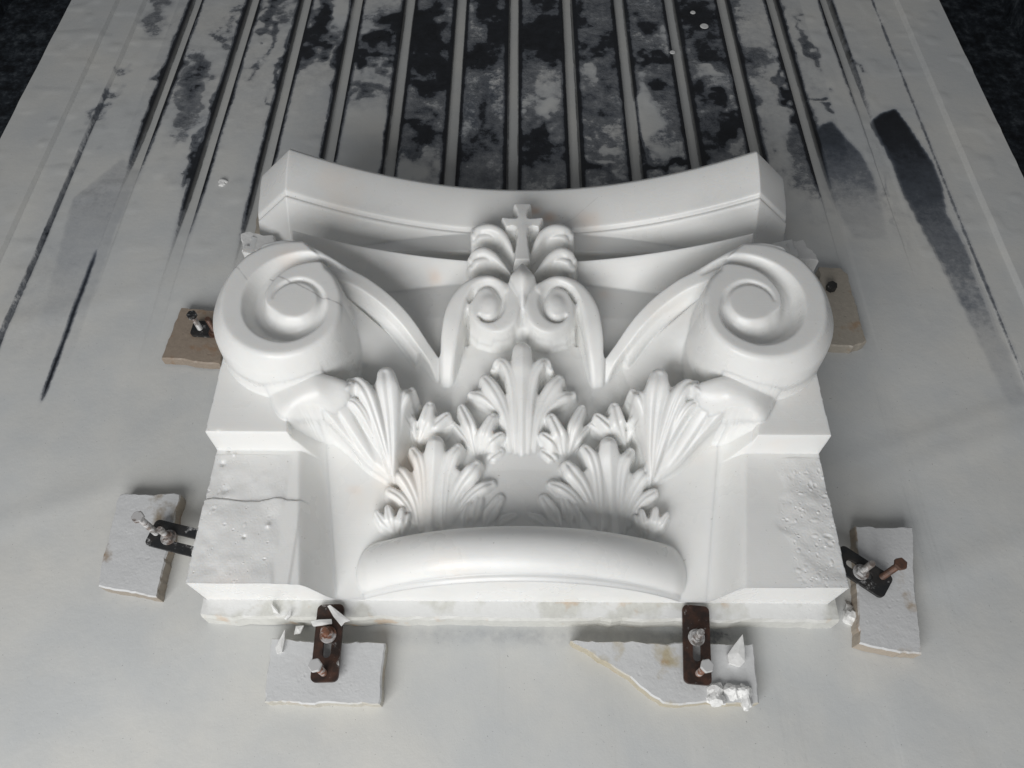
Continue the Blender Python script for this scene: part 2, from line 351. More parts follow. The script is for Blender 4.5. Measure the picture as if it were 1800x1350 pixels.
# --- soften like a ball-nose tool, then mirror
def blur(A, s):
    k = int(3 * s) + 1; x = np.arange(-k, k + 1); g = np.exp(-x * x / (2 * s * s)); g /= g.sum()
    A = np.apply_along_axis(lambda v: np.convolve(np.pad(v, k, mode='edge'), g, 'valid'), 0, A)
    return np.apply_along_axis(lambda v: np.convolve(np.pad(v, k, mode='edge'), g, 'valid'), 1, A)
def mirror(A): return np.hstack([A, A[:, -2::-1]])
HF = mirror(H); LF = mirror(LAB); xs = np.r_[XC + rx, XC - rx[-2::-1]]; FX, FY = np.meshgrid(xs, yy)
hard = blur(HF, 1.0); soft = blur(HF, 1.8)
crisp = np.isin(LF, [ID['plinth_block'], ID['abacus']]).astype(float); crisp = blur(crisp, 2)
HF = hard * crisp + soft * (1 - crisp)
# --- wear, splashes and the saw kerf of the raw stone
def vnoise(shape, cell, seed):
    r = np.random.RandomState(seed); ny_, nx_ = shape; gy = int(ny_ / cell) + 3; gx = int(nx_ / cell) + 3; g = r.rand(gy, gx)
    y = np.arange(ny_) / cell; x = np.arange(nx_) / cell; j = y.astype(int); i = x.astype(int); fy = sstep(0, 1, y - j)[:, None]; fx = sstep(0, 1, x - i)[None, :]
    a = g[j][:, i]; b = g[j][:, i + 1]; c = g[j + 1][:, i]; d = g[j + 1][:, i + 1]
    return (a * (1 - fx) + b * fx) * (1 - fy) + (c * (1 - fx) + d * fx) * fy - .5
n1 = vnoise(HF.shape, 6, 1); n2 = vnoise(HF.shape, 14, 2); n3 = vnoise(HF.shape, 40, 3); n4 = vnoise(HF.shape, 3, 4)
pl = (LF == ID['plinth_block']) & (FY < .515)
rawL = pl & (FX < -.352 + .006 * n3 + .02 * (.525 - FY)); rawR = pl & (FX > .405 + .06 * sstep(.45, .31, FY) * 0 + .03 * n3 + .10 * np.abs(FY - .42))
def scatter(n, region, rmin, rmax, hmin, hmax, seed):
    r = np.random.RandomState(seed); A = np.zeros(HF.shape); x0, x1, y0, y1 = region
    for _ in range(n):
        x = r.uniform(x0, x1); y = r.uniform(y0, y1); q = rmin + (rmax - rmin) * r.rand() ** 3; h_ = r.uniform(hmin, hmax); el = r.uniform(.7, 1.4)
        i = int((x - FX[0, 0]) / G); j = int((y - Y0) / G); k = int(q * 2.6 / G) + 1
        s1 = slice(max(j - k, 0), max(j + k, 0)); s2 = slice(max(i - k, 0), max(i + k, 0))
        e = ((FX[s1, s2] - x) / q / el) ** 2 + ((FY[s1, s2] - y) / q * el) ** 2
        A[s1, s2] += h_ * np.exp(-e * 1.3) - .35 * h_ * np.exp(-(np.sqrt(e) - 1.2) ** 2 * 5)
    return A
wx = blur(rawL.astype(float), 3.) * pl; wy = blur(rawR.astype(float), 4.) * pl
soft_l = blur(n3, 6) * .004 + blur(n2, 3) * .0012 + n4 * .0002
HF = HF + wx * (.0010 + soft_l + scatter(110, (-.47, -.345, .31, .52), .0009, .0034, -.0011, .0007, 3)) + wy * (.0012 + soft_l * 1.3 + scatter(150, (.40, .48, .31, .50), .0012, .0050, -.0014, .0012, 4))
kerf = .4395 + .0022 * n2 + .005 * n3 + .0012 * n1 + .01 * (FX + .40)
lowL = pl & (FX < -.322) & (FY < kerf)
kend = sstep(-.312, -.322, FX)
HF = HF + blur(lowL.astype(float), 1.6) * .0026 - .0022 * np.exp(-((FY - kerf) / .0012) ** 2) * pl * kend
# craters
for (u, v, r, d) in ((403, 790, .005, .004), (391, 815, .005, .004), (395, 862, .008, .003), (410, 830, .022, -.003), (400, 868, .016, -.002), (412, 800, .003, -.003), (472, 925, .004, -.003), (430, 945, .003, .003)):
    x, y = at(u, v, .123); q = np.hypot(FX - x, FY - y); HF = HF - d * np.exp(-(q / r) ** 2 * 1.5)
# stains and veins: r = dark hairline, g = rust tint, b = damp slurry film
stain = np.zeros((*HF.shape, 3))
def dseg(pts, full=True):
    P = np.array([at(u, v, z) for u, v, z in pts]); D = np.full(HF.shape, 9.)
    for a, b in zip(P[:-1], P[1:]):
        d = b - a; L2 = max(d @ d, 1e-12); t = np.clip(((FX - a[0]) * d[0] + (FY - a[1]) * d[1]) / L2, 0, 1)
        D = np.minimum(D, np.hypot(FX - a[0] - t * d[0], FY - a[1] - t * d[1]))
    return D
nz = n1 * .0012
for pts, w, s in (([(394, 460, .27), (420, 474, .27), (438, 500, .262)], .0009, .55), ([(470, 480, .27), (520, 500, .27), (560, 520, .272), (600, 537, .27)], .0012, .8),
                  ([(985, 392, .14), (1010, 380, .145), (1050, 352, .15)], .0008, .25), ([(915, 690, .17), (960, 690, .17)], .0008, .15), ([(590, 560, .2), (620, 552, .2)], .0008, .1)):
    stain[..., 0] = np.maximum(stain[..., 0], s * np.exp(-((dseg(pts) + nz) / w) ** 2))
for u, v, z, r, s in ((941, 375, .135, .010, .8), (965, 385, .135, .012, .7), (765, 500, .12, .012, .5), (1030, 400, .12, .02, .35), (1060, 520, .12, .012, .25), (505, 450, .27, .018, .25),
                      (620, 850, .1, .012, .25), (410, 1045, .1, .03, .25), (690, 320, .14, .006, .4)):
    x, y = at(u, v, z); stain[..., 1] = np.maximum(stain[..., 1], s * np.exp(-(np.hypot(FX - x, (FY - y) * 1.3) / r) ** 2 * (1 + n2)))
stain[..., 0] = np.maximum(stain[..., 0], .25 * np.exp(-((FY - kerf) / .0010) ** 2) * pl * kend)
stain[..., 2] = np.maximum(wx, wy) * .35
# --- outline of the stone
FXo = FX; FX = FX + .0014 * n2 + .0012 * n1 * (FY < .525)
out = (FX < -.470) & (FY < .600) | (FX > .480) & (FY < .600) | (FX < -.484) | (FX > .502)
out |= (LF == ID['plinth_block']) & ((FX < -.470) | (FX > .480))
out |= (FY > .905) & ((FX < -.476) | (FX > .4985))
FX = FXo
HF = np.where(out, .028, np.maximum(HF, .030))
nyF, nxF = HF.shape
# vertex normals over the complete surface
dzx = np.gradient(HF, G, axis=1); dzy = np.gradient(HF, G, axis=0)
NRM = np.dstack([-dzx, -dzy, np.ones_like(HF)]); NRM /= np.linalg.norm(NRM, axis=2, keepdims=True)
# one id per part; left and right instances apart
right = FX > XC + 1e-5
PART = LF * 2 + np.where(right & np.isin(LF, [ID[n] for n in ('corner_volute', 'volute_stem', 'inner_scroll', 'corner_leaf', 'small_leaf', 'small_leaf2', 'middle_leaf', 'curled_leaf_tip', 'plinth_block')]), 1, 0)
low = (PART // 2 == ID['small_leaf']) & (FY < .475); PART = np.where(low, 100 + right.astype(int) + 2 * (np.abs(FX - XC) > .125), PART)
lb = (FY > .44); 
# keep each cell by its lower-left vertex
cell = PART[:-1, :-1]
co = np.dstack([FX, FY, HF]).reshape(-1, 3); nr = NRM.reshape(-1, 3); st = stain.reshape(-1, 3)
# front edge, sides and back: a skirt down to the slab
vid = np.arange(nyF * nxF).reshape(nyF, nxF)
def make_mesh(name, quads, parent, mat, verts=co, nrm=nr, col=st):
    used, inv = np.unique(quads.ravel(), return_inverse=True)
    me = bpy.data.meshes.new(name); nq = len(quads)
    me.vertices.add(len(used)); me.vertices.foreach_set('co', verts[used].ravel().astype(np.float32))
    me.loops.add(nq * 4); me.loops.foreach_set('vertex_index', inv.astype(np.int32))
    me.polygons.add(nq); me.polygons.foreach_set('loop_start', np.arange(0, nq * 4, 4, dtype=np.int32)); me.polygons.foreach_set('loop_total', np.full(nq, 4, dtype=np.int32))
    me.update(calc_edges=True)
    me.polygons.foreach_set('use_smooth', np.ones(nq, bool))
    a = me.color_attributes.new('stain', 'FLOAT_COLOR', 'POINT'); c = np.ones((len(used), 4), np.float32); c[:, :3] = col[used]; a.data.foreach_set('color', c.ravel())
    me.normals_split_custom_set_from_vertices(nrm[used].astype(np.float32).tolist())
    me.materials.append(mat); o = bpy.data.objects.new(name, me); COL.objects.link(o); o.parent = parent
    return o
capital = empty('marble_capital', (XC, .69, 0)); bpy.context.view_layer.update()
tag(capital, 'white marble column capital with two corner volutes, acanthus leaves and a small cross', 'carved capital')
def child(o):
    o.matrix_parent_inverse = Matrix.Translation((-XC, -.69, 0)); return o
lowc = (HF < .0292); lowc = lowc[:-1, :-1] & lowc[1:, :-1] & lowc[:-1, 1:] & lowc[1:, 1:]; cell[lowc] = -1
order = [p for p in sorted(set(np.unique(cell))) if p >= 0]
pretty = {'small_leaf2': 'acanthus_leaf', 'small_leaf': 'acanthus_leaf', 'middle_leaf': 'acanthus_leaf', 'corner_leaf': 'acanthus_leaf'}
plab = {'small_leaf2': 'small leaf beside the corner leaf', 'small_leaf': 'small leaf beside the tall centre leaf', 'middle_leaf': 'broad front leaf rising behind the torus',
        'corner_leaf': 'corner leaf below the volute', 'acanthus_leaf': 'tall leaf on the centre line'}
for p in order:
    js, is_ = np.nonzero(cell == p)
    if len(js) < 60: 
        # stray cells go to the bell
        cell[js, is_] = ID['bell'] * 2; continue
order = [p for p in sorted(set(np.unique(cell))) if p >= 0]
for p in order:
    js, is_ = np.nonzero(cell == p)
    quads = np.c_[vid[js, is_], vid[js, is_ + 1], vid[js + 1, is_ + 1], vid[js + 1, is_]]
    if p >= 100: nm, lb = 'acanthus_leaf', 'little leaf low behind the torus'
    else:
        key = NAMES[p // 2]; nm = pretty.get(key, key); lb = plab.get(key)
    o = child(make_mesh(nm, quads, capital, MARBLE))
    if lb: o['label'] = lb
# cut faces of the stone: front, back (vertical skirts)
def skirt(idx, nvec, name, zlo=.030):
    top = co[idx]; n = len(idx); nz_ = 2
    V = np.vstack([top, np.c_[top[:, :2], np.full(n, zlo)]]); a = np.arange(n - 1)
    q = np.c_[a + n, a + n + 1, a + 1, a]
    if nvec[1] > 0: q = q[:, ::-1]
    S_ = np.zeros((2 * n, 3)); NN = np.tile(np.array(nvec, float), (2 * n, 1))
    o = make_mesh(name, q, capital, MARBLE, V, NN, S_); child(o); return o
skirt(vid[0][HF[0] > .0295], (0, -1, 0), 'front_face'); skirt(vid[-1][HF[-1] > .0295], (0, 1, 0), 'back_face')

# slab the capital is still joined to
def add_box(bm, x0, x1, y0, y1, z0, z1):
    v = [bm.verts.new(p) for p in ((x0, y0, z0), (x1, y0, z0), (x1, y1, z0), (x0, y1, z0), (x0, y0, z1), (x1, y0, z1), (x1, y1, z1), (x0, y1, z1))]
    for f in ((3, 2, 1, 0), (4, 5, 6, 7), (0, 1, 5, 4), (1, 2, 6, 5), (2, 3, 7, 6), (3, 0, 4, 7)): bm.faces.new([v[i] for i in f])
def finish(name, bm, mat, parent=None, smooth=False, bevel=0, seg=2):
    bmesh.ops.recalc_face_normals(bm, faces=bm.faces); me = bpy.data.meshes.new(name); bm.to_mesh(me); bm.free()
    if smooth: me.polygons.foreach_set('use_smooth', [True] * len(me.polygons))
    if isinstance(mat, (list, tuple)):
        for q in mat: me.materials.append(q)
    else: me.materials.append(mat)
    o = bpy.data.objects.new(name, me); COL.objects.link(o)
    if parent: o.parent = parent
    if bevel:
        b = o.modifiers.new('bevel', 'BEVEL'); b.width = bevel; b.segments = seg; b.limit_method = 'ANGLE'; b.angle_limit = .6
    return o

def stone_material(name, core, cover, amount, seed, chalk=(.66, .67, .68)):
    """stone offcut: coloured core seen where the dried white slurry is missing"""
    m, nt, b = new_mat(name)
    g = N(nt, 'ShaderNodeNewGeometry'); mp = N(nt, 'ShaderNodeMapping'); mp.inputs['Location'].default_value = (seed, seed * .7, 0); nt.links.new(g.outputs['Position'], mp.inputs['Vector'])
    n_ = noise(nt, 14, 6, .55, mp.outputs[0]); fine = noise(nt, 120, 5, .6, mp.outputs[0])
    sep = N(nt, 'ShaderNodeSeparateXYZ'); nt.links.new(g.outputs['True Normal'], sep.inputs[0])
    top = ramp(nt, sep.outputs[2], [(.3, 0.), (.6, 1.)])
    film = ramp(nt, n_, [(amount - .04, 0.), (amount + .05, 1.)])
    f = mth(nt, 'MULTIPLY', film, mth(nt, 'ADD', mth(nt, 'MULTIPLY', top, .82), .12))
    corec = mixc(nt, fine, core, tuple(c * .72 for c in core))
    corec = mixc(nt, ramp(nt, noise(nt, 30, 3, .5, mp.outputs[0]), [(.60, 0.), (.72, .6)]), corec, (core[0] * .8, core[1] * .55, core[2] * .35))
    nt.links.new(mixc(nt, f, corec, chalk), b.inputs['Base Color'])
    b.inputs['Roughness'].default_value = .42
    v = N(nt, 'ShaderNodeTexVoronoi'); v.inputs['Scale'].default_value = 95; nt.links.new(mp.outputs[0], v.inputs['Vector'])
    pit = ramp(nt, v.outputs['Distance'], [(.0, 0.), (.28, 1.)]); sel = ramp(nt, noise(nt, 28, 3, .5, mp.outputs[0]), [(.5, 0.), (.6, 1.)])
    h = mth(nt, 'SUBTRACT', mth(nt, 'ADD', n_, mth(nt, 'MULTIPLY', fine, .25)), mth(nt, 'MULTIPLY', mth(nt, 'SUBTRACT', 1.0, pit), mth(nt, 'MULTIPLY', sel, .16)))
    bump(nt, b, h, .8, .0035)
    return m
SLAB = stone_material('slab_stone', (.70, .70, .66), None, .45, 3.1, (.74, .745, .74))
bm = bmesh.new()
# slab with a slightly ragged front edge
n = 60; xsn = np.linspace(-.474, .492, n); fr = .2835 + .0012 * rng.randn(n); topf = fr + .003
loops = []
for i in range(n):
    loops.append([bm.verts.new((xsn[i], fr[i] - .001, 0)), bm.verts.new((xsn[i], fr[i], .031 + .001 * rng.randn())), bm.verts.new((xsn[i], topf[i], .0385)), bm.verts.new((xsn[i], 1.03, .0385)), bm.verts.new((xsn[i], 1.03, 0))])
for a, b_ in zip(loops[:-1], loops[1:]):
    for k in range(4): bm.faces.new((a[k], b_[k], b_[k + 1], a[k + 1]))
bm.faces.new(loops[0]); bm.faces.new(loops[-1][::-1])
child(finish('base_slab', bm, SLAB, capital))

# ================================================================ MACHINE BED
SLOTS = [-.852, -.700, -.561, -.424, -.284, -.147, -.008, .133, .270, .405, .545, .677, .820]
def bed():
    xsb = set(np.round(np.arange(-1.166, 1.112, .0042), 4).tolist())
    for s in SLOTS:
        for d in (-.0138, -.0128, -.006, .006, .0128, .0138): xsb.add(round(s + d, 4))
    for e in (-1.049, -.985, .941, 1.002):
        for d in (-.001, .001): xsb.add(round(e + d, 4))
    X = np.array(sorted(xsb)); Y = np.arange(-.25, 2.45, .0045); X = X[np.r_[True, np.diff(X) > .0006]]
    BX, BY = np.meshgrid(X, Y); Z = np.zeros_like(BX); dark = np.zeros_like(BX); slotm = np.zeros_like(BX)
    r = np.random.RandomState(5)
    fill = {-.852: (1.15, 1.42), -.700: (.98, 1.25), -.561: (1.0, 1.2), .545: (1.0, 1.25), .677: (1.10, 1.35), .820: (1.25, 1.8)}
    for s in SLOTS:
        a, b = fill.get(s, (.8, 1.0)); op = sstep(a, b, BY)        # 1 = open slot, 0 = packed with slurry
        fade = sstep(a - .35, a + .05, BY); ins = np.abs(BX - s) < .0133; Z -= np.where(ins, .0012 * fade + .010 * op, 0); slotm = np.maximum(slotm, ins * (.15 * fade + .85 * op))
        d = np.abs(np.abs(BX - s) - .0138); ins2 = np.abs(BX - s) > .0132
        dark += np.where(ins2, 1, 0) * np.exp(-(d / .0065) ** 2) * (.12 + .68 * op) * sstep(a - .1, b, BY)
        # inner walls are bare metal
        dark += np.where(~ins2 & (np.abs(BX - s) > .0112), 1, 0) * op * .7
    # the long dark crack beside the leftmost and rightmost slots
    for xq, ya, yb, w in ((-.868, .66, .98, .0048), (.943, .3, 2.4, .0032), (-.984, .5, 1.5, .0024)):
        dark += .75 * np.exp(-((BX - xq) / w) ** 2) * sstep(ya, ya + .06, BY) * (1 - sstep(yb, yb + .1, BY)) * (1 if xq == -.868 else .5)
    Z += np.where(BX < -1.049, .020, 0) + np.where((BX >= -1.049) & (BX < -.985), .010, 0) + np.where(BX > 1.002, .014, 0) + np.where((BX <= 1.002) & (BX > .941), .004, 0)
    # blotches where the slurry is washed off the steel: (u, v, ru, rv, amount)
    B = [(262, 195, 10, 42, 1.0), (300, 120, 8, 60, .6), (205, 150, 16, 22, .55), (182, 212, 10, 26, .5), (332, 140, 24, 26, .5), (322, 205, 26, 30, .35), (350, 262, 9, 48, .8), (470, 60, 8, 60, .5), (412, 55, 26, 12, .4), (440, 20, 40, 16, .45), (380, 200, 10, 60, .4),
         (283, 30, 22, 30, .35), (500, 20, 18, 16, .4), (563, 45, 20, 55, 1.0), (590, 100, 14, 40, .6), (500, 110, 8, 60, .5), (650, 90, 46, 18, .85), (690, 45, 30, 20, .9), (640, 160, 30, 14, .45), (660, 30, 20, 20, .3), (750, 45, 28, 45, 1.0), (765, 95, 30, 24, 1.0), (745, 150, 36, 26, .8),
         (735, 235, 44, 24, .55), (750, 210, 20, 12, .3), (850, 110, 36, 30, .6), (870, 18, 22, 32, .95), (850, 200, 22, 50, .5), (880, 60, 20, 20, .6), (960, 82, 22, 28, .95), (940, 50, 40, 26, .6), (960, 15, 30, 20, .5), (930, 180, 34, 12, .2), (990, 245, 44, 16, .3),
         (940, 270, 36, 34, .55), (1040, 292, 40, 20, .55), (1060, 92, 30, 26, .45), (1150, 118, 30, 16, .75), (1130, 45, 34, 26, .55), (1050, 190, 30, 24, .3), (1198, 285, 48, 13, 1.3), (1130, 265, 16, 30, .6), (1232, 165, 26, 26, .6), (1292, 215, 18, 26, .9), (1240, 55, 40, 46, .6),
         (1260, 225, 40, 28, .5), (1258, 262, 30, 14, .6), (1310, 85, 22, 16, .35), (1330, 190, 14, 40, .5), (1422, 165, 14, 10, .55), (1448, 190, 14, 8, .6), (1430, 90, 10, 46, .5), (1393, 205, 12, 22, .9), (1338, 105, 30, 20, .2), (1370, 130, 8, 60, .6), (1480, 80, 8, 40, .5),
         (1380, 60, 10, 50, .35), (1410, 270, 20, 50, .35), (1395, 330, 40, 30, .25), (1440, 260, 14, 30, .5), (70, 500, 60, 90, .12), (330, 300, 30, 50, .12), (150, 430, 20, 60, .15), (1560, 330, 8, 80, .3), (1240, 20, 60, 20, .3), (820, 260, 20, 30, .3), (1010, 60, 14, 40, .4)]
    WX = BX + .050 * vnoise(BX.shape, 14, 31) + .030 * vnoise(BX.shape, 6, 32) + .016 * vnoise(BX.shape, 3, 35); WY = BY + .13 * vnoise(BX.shape, 16, 33) + .07 * vnoise(BX.shape, 6, 34) + .03 * vnoise(BX.shape, 3, 36)
    for u, v, ru, rv, a in B:
        x, y = at(u, v, 0); x2, _ = at(u + ru, v, 0); _, y2 = at(u, v - rv, 0); sx_ = abs(x2 - x); sy_ = abs(y2 - y)
        dark += a * .72 * np.exp(-(((WX - x) / sx_) ** 2 + ((WY - y) / sy_) ** 2) ** 1.4)
    # scraped bare patches with clean borders
    def poly(pts, val):
        P = np.array([at(u, v, 0) for u, v in pts]); return inpoly(P[:, 0], P[:, 1], BX, BY) * val
    a = poly([(1529, 214), (1548, 200), (1574, 191), (1600, 226), (1640, 286), (1657, 330), (1664, 372), (1696, 430), (1745, 560), (1810, 710), (1775, 720), (1700, 560), (1640, 440), (1592, 350), (1560, 270)], 1.0) * np.interp(BY, [.6, .75, .9, 1.1, 1.3, 1.5], [.06, .18, .30, .42, .66, .95])
    b = poly([(1428, 236), (1446, 218), (1462, 213), (1490, 245), (1515, 270), (1528, 292), (1545, 330), (1560, 420), (1500, 420), (1450, 330)], 1.0) * np.interp(BY, [1.0, 1.2, 1.4, 1.6], [0, .28, .52, .7])
    c = poly([(128, 350), (215, 278), (246, 300), (205, 400), (120, 640), (40, 660)], 1.0) * np.interp(BY, [.7, .95, 1.2, 1.4], [.0, .16, .24, .16])
    bare = blur(np.maximum(a, np.maximum(b, c)), .9)
    dark = np.maximum(dark * (1 - slotm), bare * (1 - slotm)) + dark * slotm * .8 * (np.abs(np.min([np.abs(BX - s) for s in SLOTS], axis=0)) > .0113)
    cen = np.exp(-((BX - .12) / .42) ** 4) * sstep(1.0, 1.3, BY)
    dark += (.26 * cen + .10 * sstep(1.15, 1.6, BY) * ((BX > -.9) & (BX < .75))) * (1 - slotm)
    for u, v, ru, rv, am in ((955, 190, 34, 40, .3), (640, 245, 34, 40, .4), (700, 300, 26, 24, .3), (850, 30, 16, 16, .2), (1130, 200, 30, 50, .45), (1190, 60, 24, 30, .3), (610, 20, 20, 30, .25), (1240, 120, 20, 14, .2), (900, 240, 12, 30, .3), (1040, 140, 24, 30, .2), (780, 300, 20, 16, .2), (1060, 270, 20, 12, .2)):
        x, y = at(u, v, 0); x2, _ = at(u + ru, v, 0); _, y2 = at(u, v - rv, 0)
        dark -= am * 1.15 * np.exp(-(((WX - x) / abs(x2 - x)) ** 2 + ((WY - y) / abs(y2 - y)) ** 2) ** 1.4)
    dark = np.maximum(dark, 0)
    x, y = at(950, 1118, 0); dark += .13 * np.exp(-((BX - x) / .30) ** 4 - ((BY - y) / .018) ** 2) + .22 * np.exp(-((BX - at(1230, 1112, 0)[0]) / .06) ** 2 - ((BY - y) / .02) ** 2)  # dark strip along the slab front: painted-in shade together with dark water
    # a film of mud: gently swept ripples near the viewer
    nb = vnoise(BX.shape, 26, 21); nb2 = vnoise(BX.shape, 8, 22); nb3 = vnoise(BX.shape, 75, 23)
    wet = sstep(1.25, .7, BY)
    Z += (nb * .0030 + nb3 * .011) * wet * (1 - slotm * .3) + np.maximum(nb2 - .1, 0) * .004 * (1 - slotm) * sstep(.8, 1.2, BY) * (dark < .3)
    for u, v, w_, hgt in ((60, 560, .03, .002), (1760, 760, .03, .003), (1700, 740, .02, .002), (1650, 1010, .03, .003), (60, 900, .03, .002)):
        x, y = at(u, v, 0); Z += hgt * np.exp(-((BX - x) / .25) ** 2 - ((BY - y - .35 * (BX - x)) / w_) ** 2)
    me = bpy.data.meshes.new('machine_bed'); n_y, n_x = BX.shape; v_ = np.arange(n_y * n_x).reshape(n_y, n_x)
    q = np.c_[v_[:-1, :-1].ravel(), v_[:-1, 1:].ravel(), v_[1:, 1:].ravel(), v_[1:, :-1].ravel()]; nq = len(q)
    me.vertices.add(n_y * n_x); me.vertices.foreach_set('co', np.dstack([BX, BY, Z]).ravel().astype(np.float32))
    me.loops.add(nq * 4); me.loops.foreach_set('vertex_index', q.ravel().astype(np.int32)); me.polygons.add(nq)
    me.polygons.foreach_set('loop_start', np.arange(0, nq * 4, 4, dtype=np.int32)); me.polygons.foreach_set('loop_total', np.full(nq, 4, dtype=np.int32)); me.update(calc_edges=True)
    me.polygons.foreach_set('use_smooth', np.ones(nq, bool))
    at_ = me.color_attributes.new('wear_shade', 'FLOAT_COLOR', 'POINT'); c_ = np.ones((n_y * n_x, 4), np.float32); c_[:, 0] = dark.ravel(); c_[:, 1] = slotm.ravel(); c_[:, 2] = np.clip(bare * 5, 0, 1).ravel(); at_.data.foreach_set('color', c_.ravel())
    m, nt, b = new_mat('slurry_on_steel')
    A = N(nt, 'ShaderNodeAttribute', attribute_name='wear_shade'); sp = N(nt, 'ShaderNodeSeparateColor'); nt.links.new(A.outputs['Color'], sp.inputs[0])
    big = noise(nt, 9, 8, .68); fine = noise(nt, 75, 6, .72); mid = noise(nt, 28, 5, .6)
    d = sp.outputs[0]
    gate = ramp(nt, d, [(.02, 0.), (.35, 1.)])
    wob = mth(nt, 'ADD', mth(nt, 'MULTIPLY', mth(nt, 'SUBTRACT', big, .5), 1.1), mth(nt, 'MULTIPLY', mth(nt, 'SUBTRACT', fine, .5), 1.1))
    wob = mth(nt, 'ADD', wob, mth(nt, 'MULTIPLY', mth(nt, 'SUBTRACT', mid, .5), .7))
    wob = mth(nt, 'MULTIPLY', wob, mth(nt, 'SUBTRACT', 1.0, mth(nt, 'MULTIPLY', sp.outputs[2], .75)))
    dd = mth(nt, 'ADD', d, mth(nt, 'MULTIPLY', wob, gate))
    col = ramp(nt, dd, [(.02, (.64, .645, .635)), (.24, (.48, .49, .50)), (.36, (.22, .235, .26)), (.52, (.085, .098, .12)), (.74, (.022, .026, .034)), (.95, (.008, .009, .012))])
    tint = mixc(nt, ramp(nt, noise(nt, 4, 5, .6), [(.4, 0.), (.65, 1.)]), (.86, .875, .89), (1., .985, .955))
    mm = N(nt, 'ShaderNodeMix', data_type='RGBA', blend_type='MULTIPLY'); mm.inputs[0].default_value = 1; nt.links.new(col, mm.inputs[6]); nt.links.new(tint, mm.inputs[7])
    sm = noise(nt, 5.5, 4, .55); sm2 = noise(nt, 26, 9, .78)
    ub = mth(nt, 'ADD', mth(nt, 'MULTIPLY', mth(nt, 'MINIMUM', d, .74), .52), mth(nt, 'ADD', mth(nt, 'MULTIPLY', sm, .36), mth(nt, 'MULTIPLY', sm2, .58)))
    under = ramp(nt, ub, [(.50, (.38, .38, .375)), (.61, (.22, .23, .245)), (.735, (.095, .105, .122)), (.775, (.020, .023, .029)), (.97, (.007, .008, .010))])
    tk = mth(nt, 'ADD', d, mth(nt, 'MULTIPLY', mth(nt, 'ADD', mth(nt, 'MULTIPLY', mth(nt, 'SUBTRACT', sm, .5), 1.5), mth(nt, 'ADD', mth(nt, 'MULTIPLY', mth(nt, 'SUBTRACT', sm2, .5), .75), mth(nt, 'MULTIPLY', mth(nt, 'SUBTRACT', fine, .5), .45))), gate))
    thin = ramp(nt, tk, [(.10, 0.), (.25, .30), (.275, .85), (.33, 1.)])
    top_ = mixc(nt, thin, mm.outputs[2], under)
    mm2 = mixc(nt, sp.outputs[2], top_, mm.outputs[2])
    c2 = mixc(nt, mth(nt, 'MULTIPLY', sp.outputs[1], .35), mm2, (.46, .46, .44))
    # stray grit
    spk = ramp(nt, noise(nt, 330, 2, .5), [(.735, 0.), (.765, .7)]); c2 = mixc(nt, spk, c2, (.12, .12, .12))
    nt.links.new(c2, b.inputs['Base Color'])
    nt.links.new(ramp(nt, dd, [(.1, .38), (.5, .34), (.8, .5)]), b.inputs['Roughness'])
    b.inputs['Specular IOR Level'].default_value = .35
    hgt = mth(nt, 'SUBTRACT', mth(nt, 'ADD', mth(nt, 'MULTIPLY', big, .40), mth(nt, 'MULTIPLY', fine, .09)), mth(nt, 'MULTIPLY', ramp(nt, dd, [(.2, 0.), (.5, 1.)]), .5))
    bump(nt, b, hgt, .55, .006)
    me.materials.append(m); o = bpy.data.objects.new('machine_bed', me); COL.objects.link(o); tag(o, kind='structure')
bed()
# tank under and beside the bed: dark painted steel with dried splashes
m, nt, b = new_mat('dark_tank_steel')
nn = noise(nt, 16, 8, .72); f2 = noise(nt, 60, 5, .7)
k = mth(nt, 'ADD', mth(nt, 'MULTIPLY', nn, .7), mth(nt, 'MULTIPLY', f2, .45))
nt.links.new(ramp(nt, k, [(.50, (.010, .012, .015)), (.60, (.03, .038, .048)), (.72, (.11, .125, .14))]), b.inputs['Base Color']); b.inputs['Roughness'].default_value = .6
bump(nt, b, nn, .5, .01); TANK = m
bm = bmesh.new()
add_box(bm, -1.78, -1.70, -.4, 2.7, -.32, .30); add_box(bm, 1.62, 1.70, -.4, 2.7, -.32, .30); add_box(bm, -1.78, 1.70, 2.7, 2.78, -.32, .3); add_box(bm, -1.78, 1.70, -.4, 2.7, -.36, -.32)
tag(finish('machine_tank', bm, TANK), kind='structure')
bm = bmesh.new(); add_box(bm, -1.165, 1.109, -.25, 2.44, -.30, -.025)
tag(finish('bed_support', bm, TANK), kind='structure')

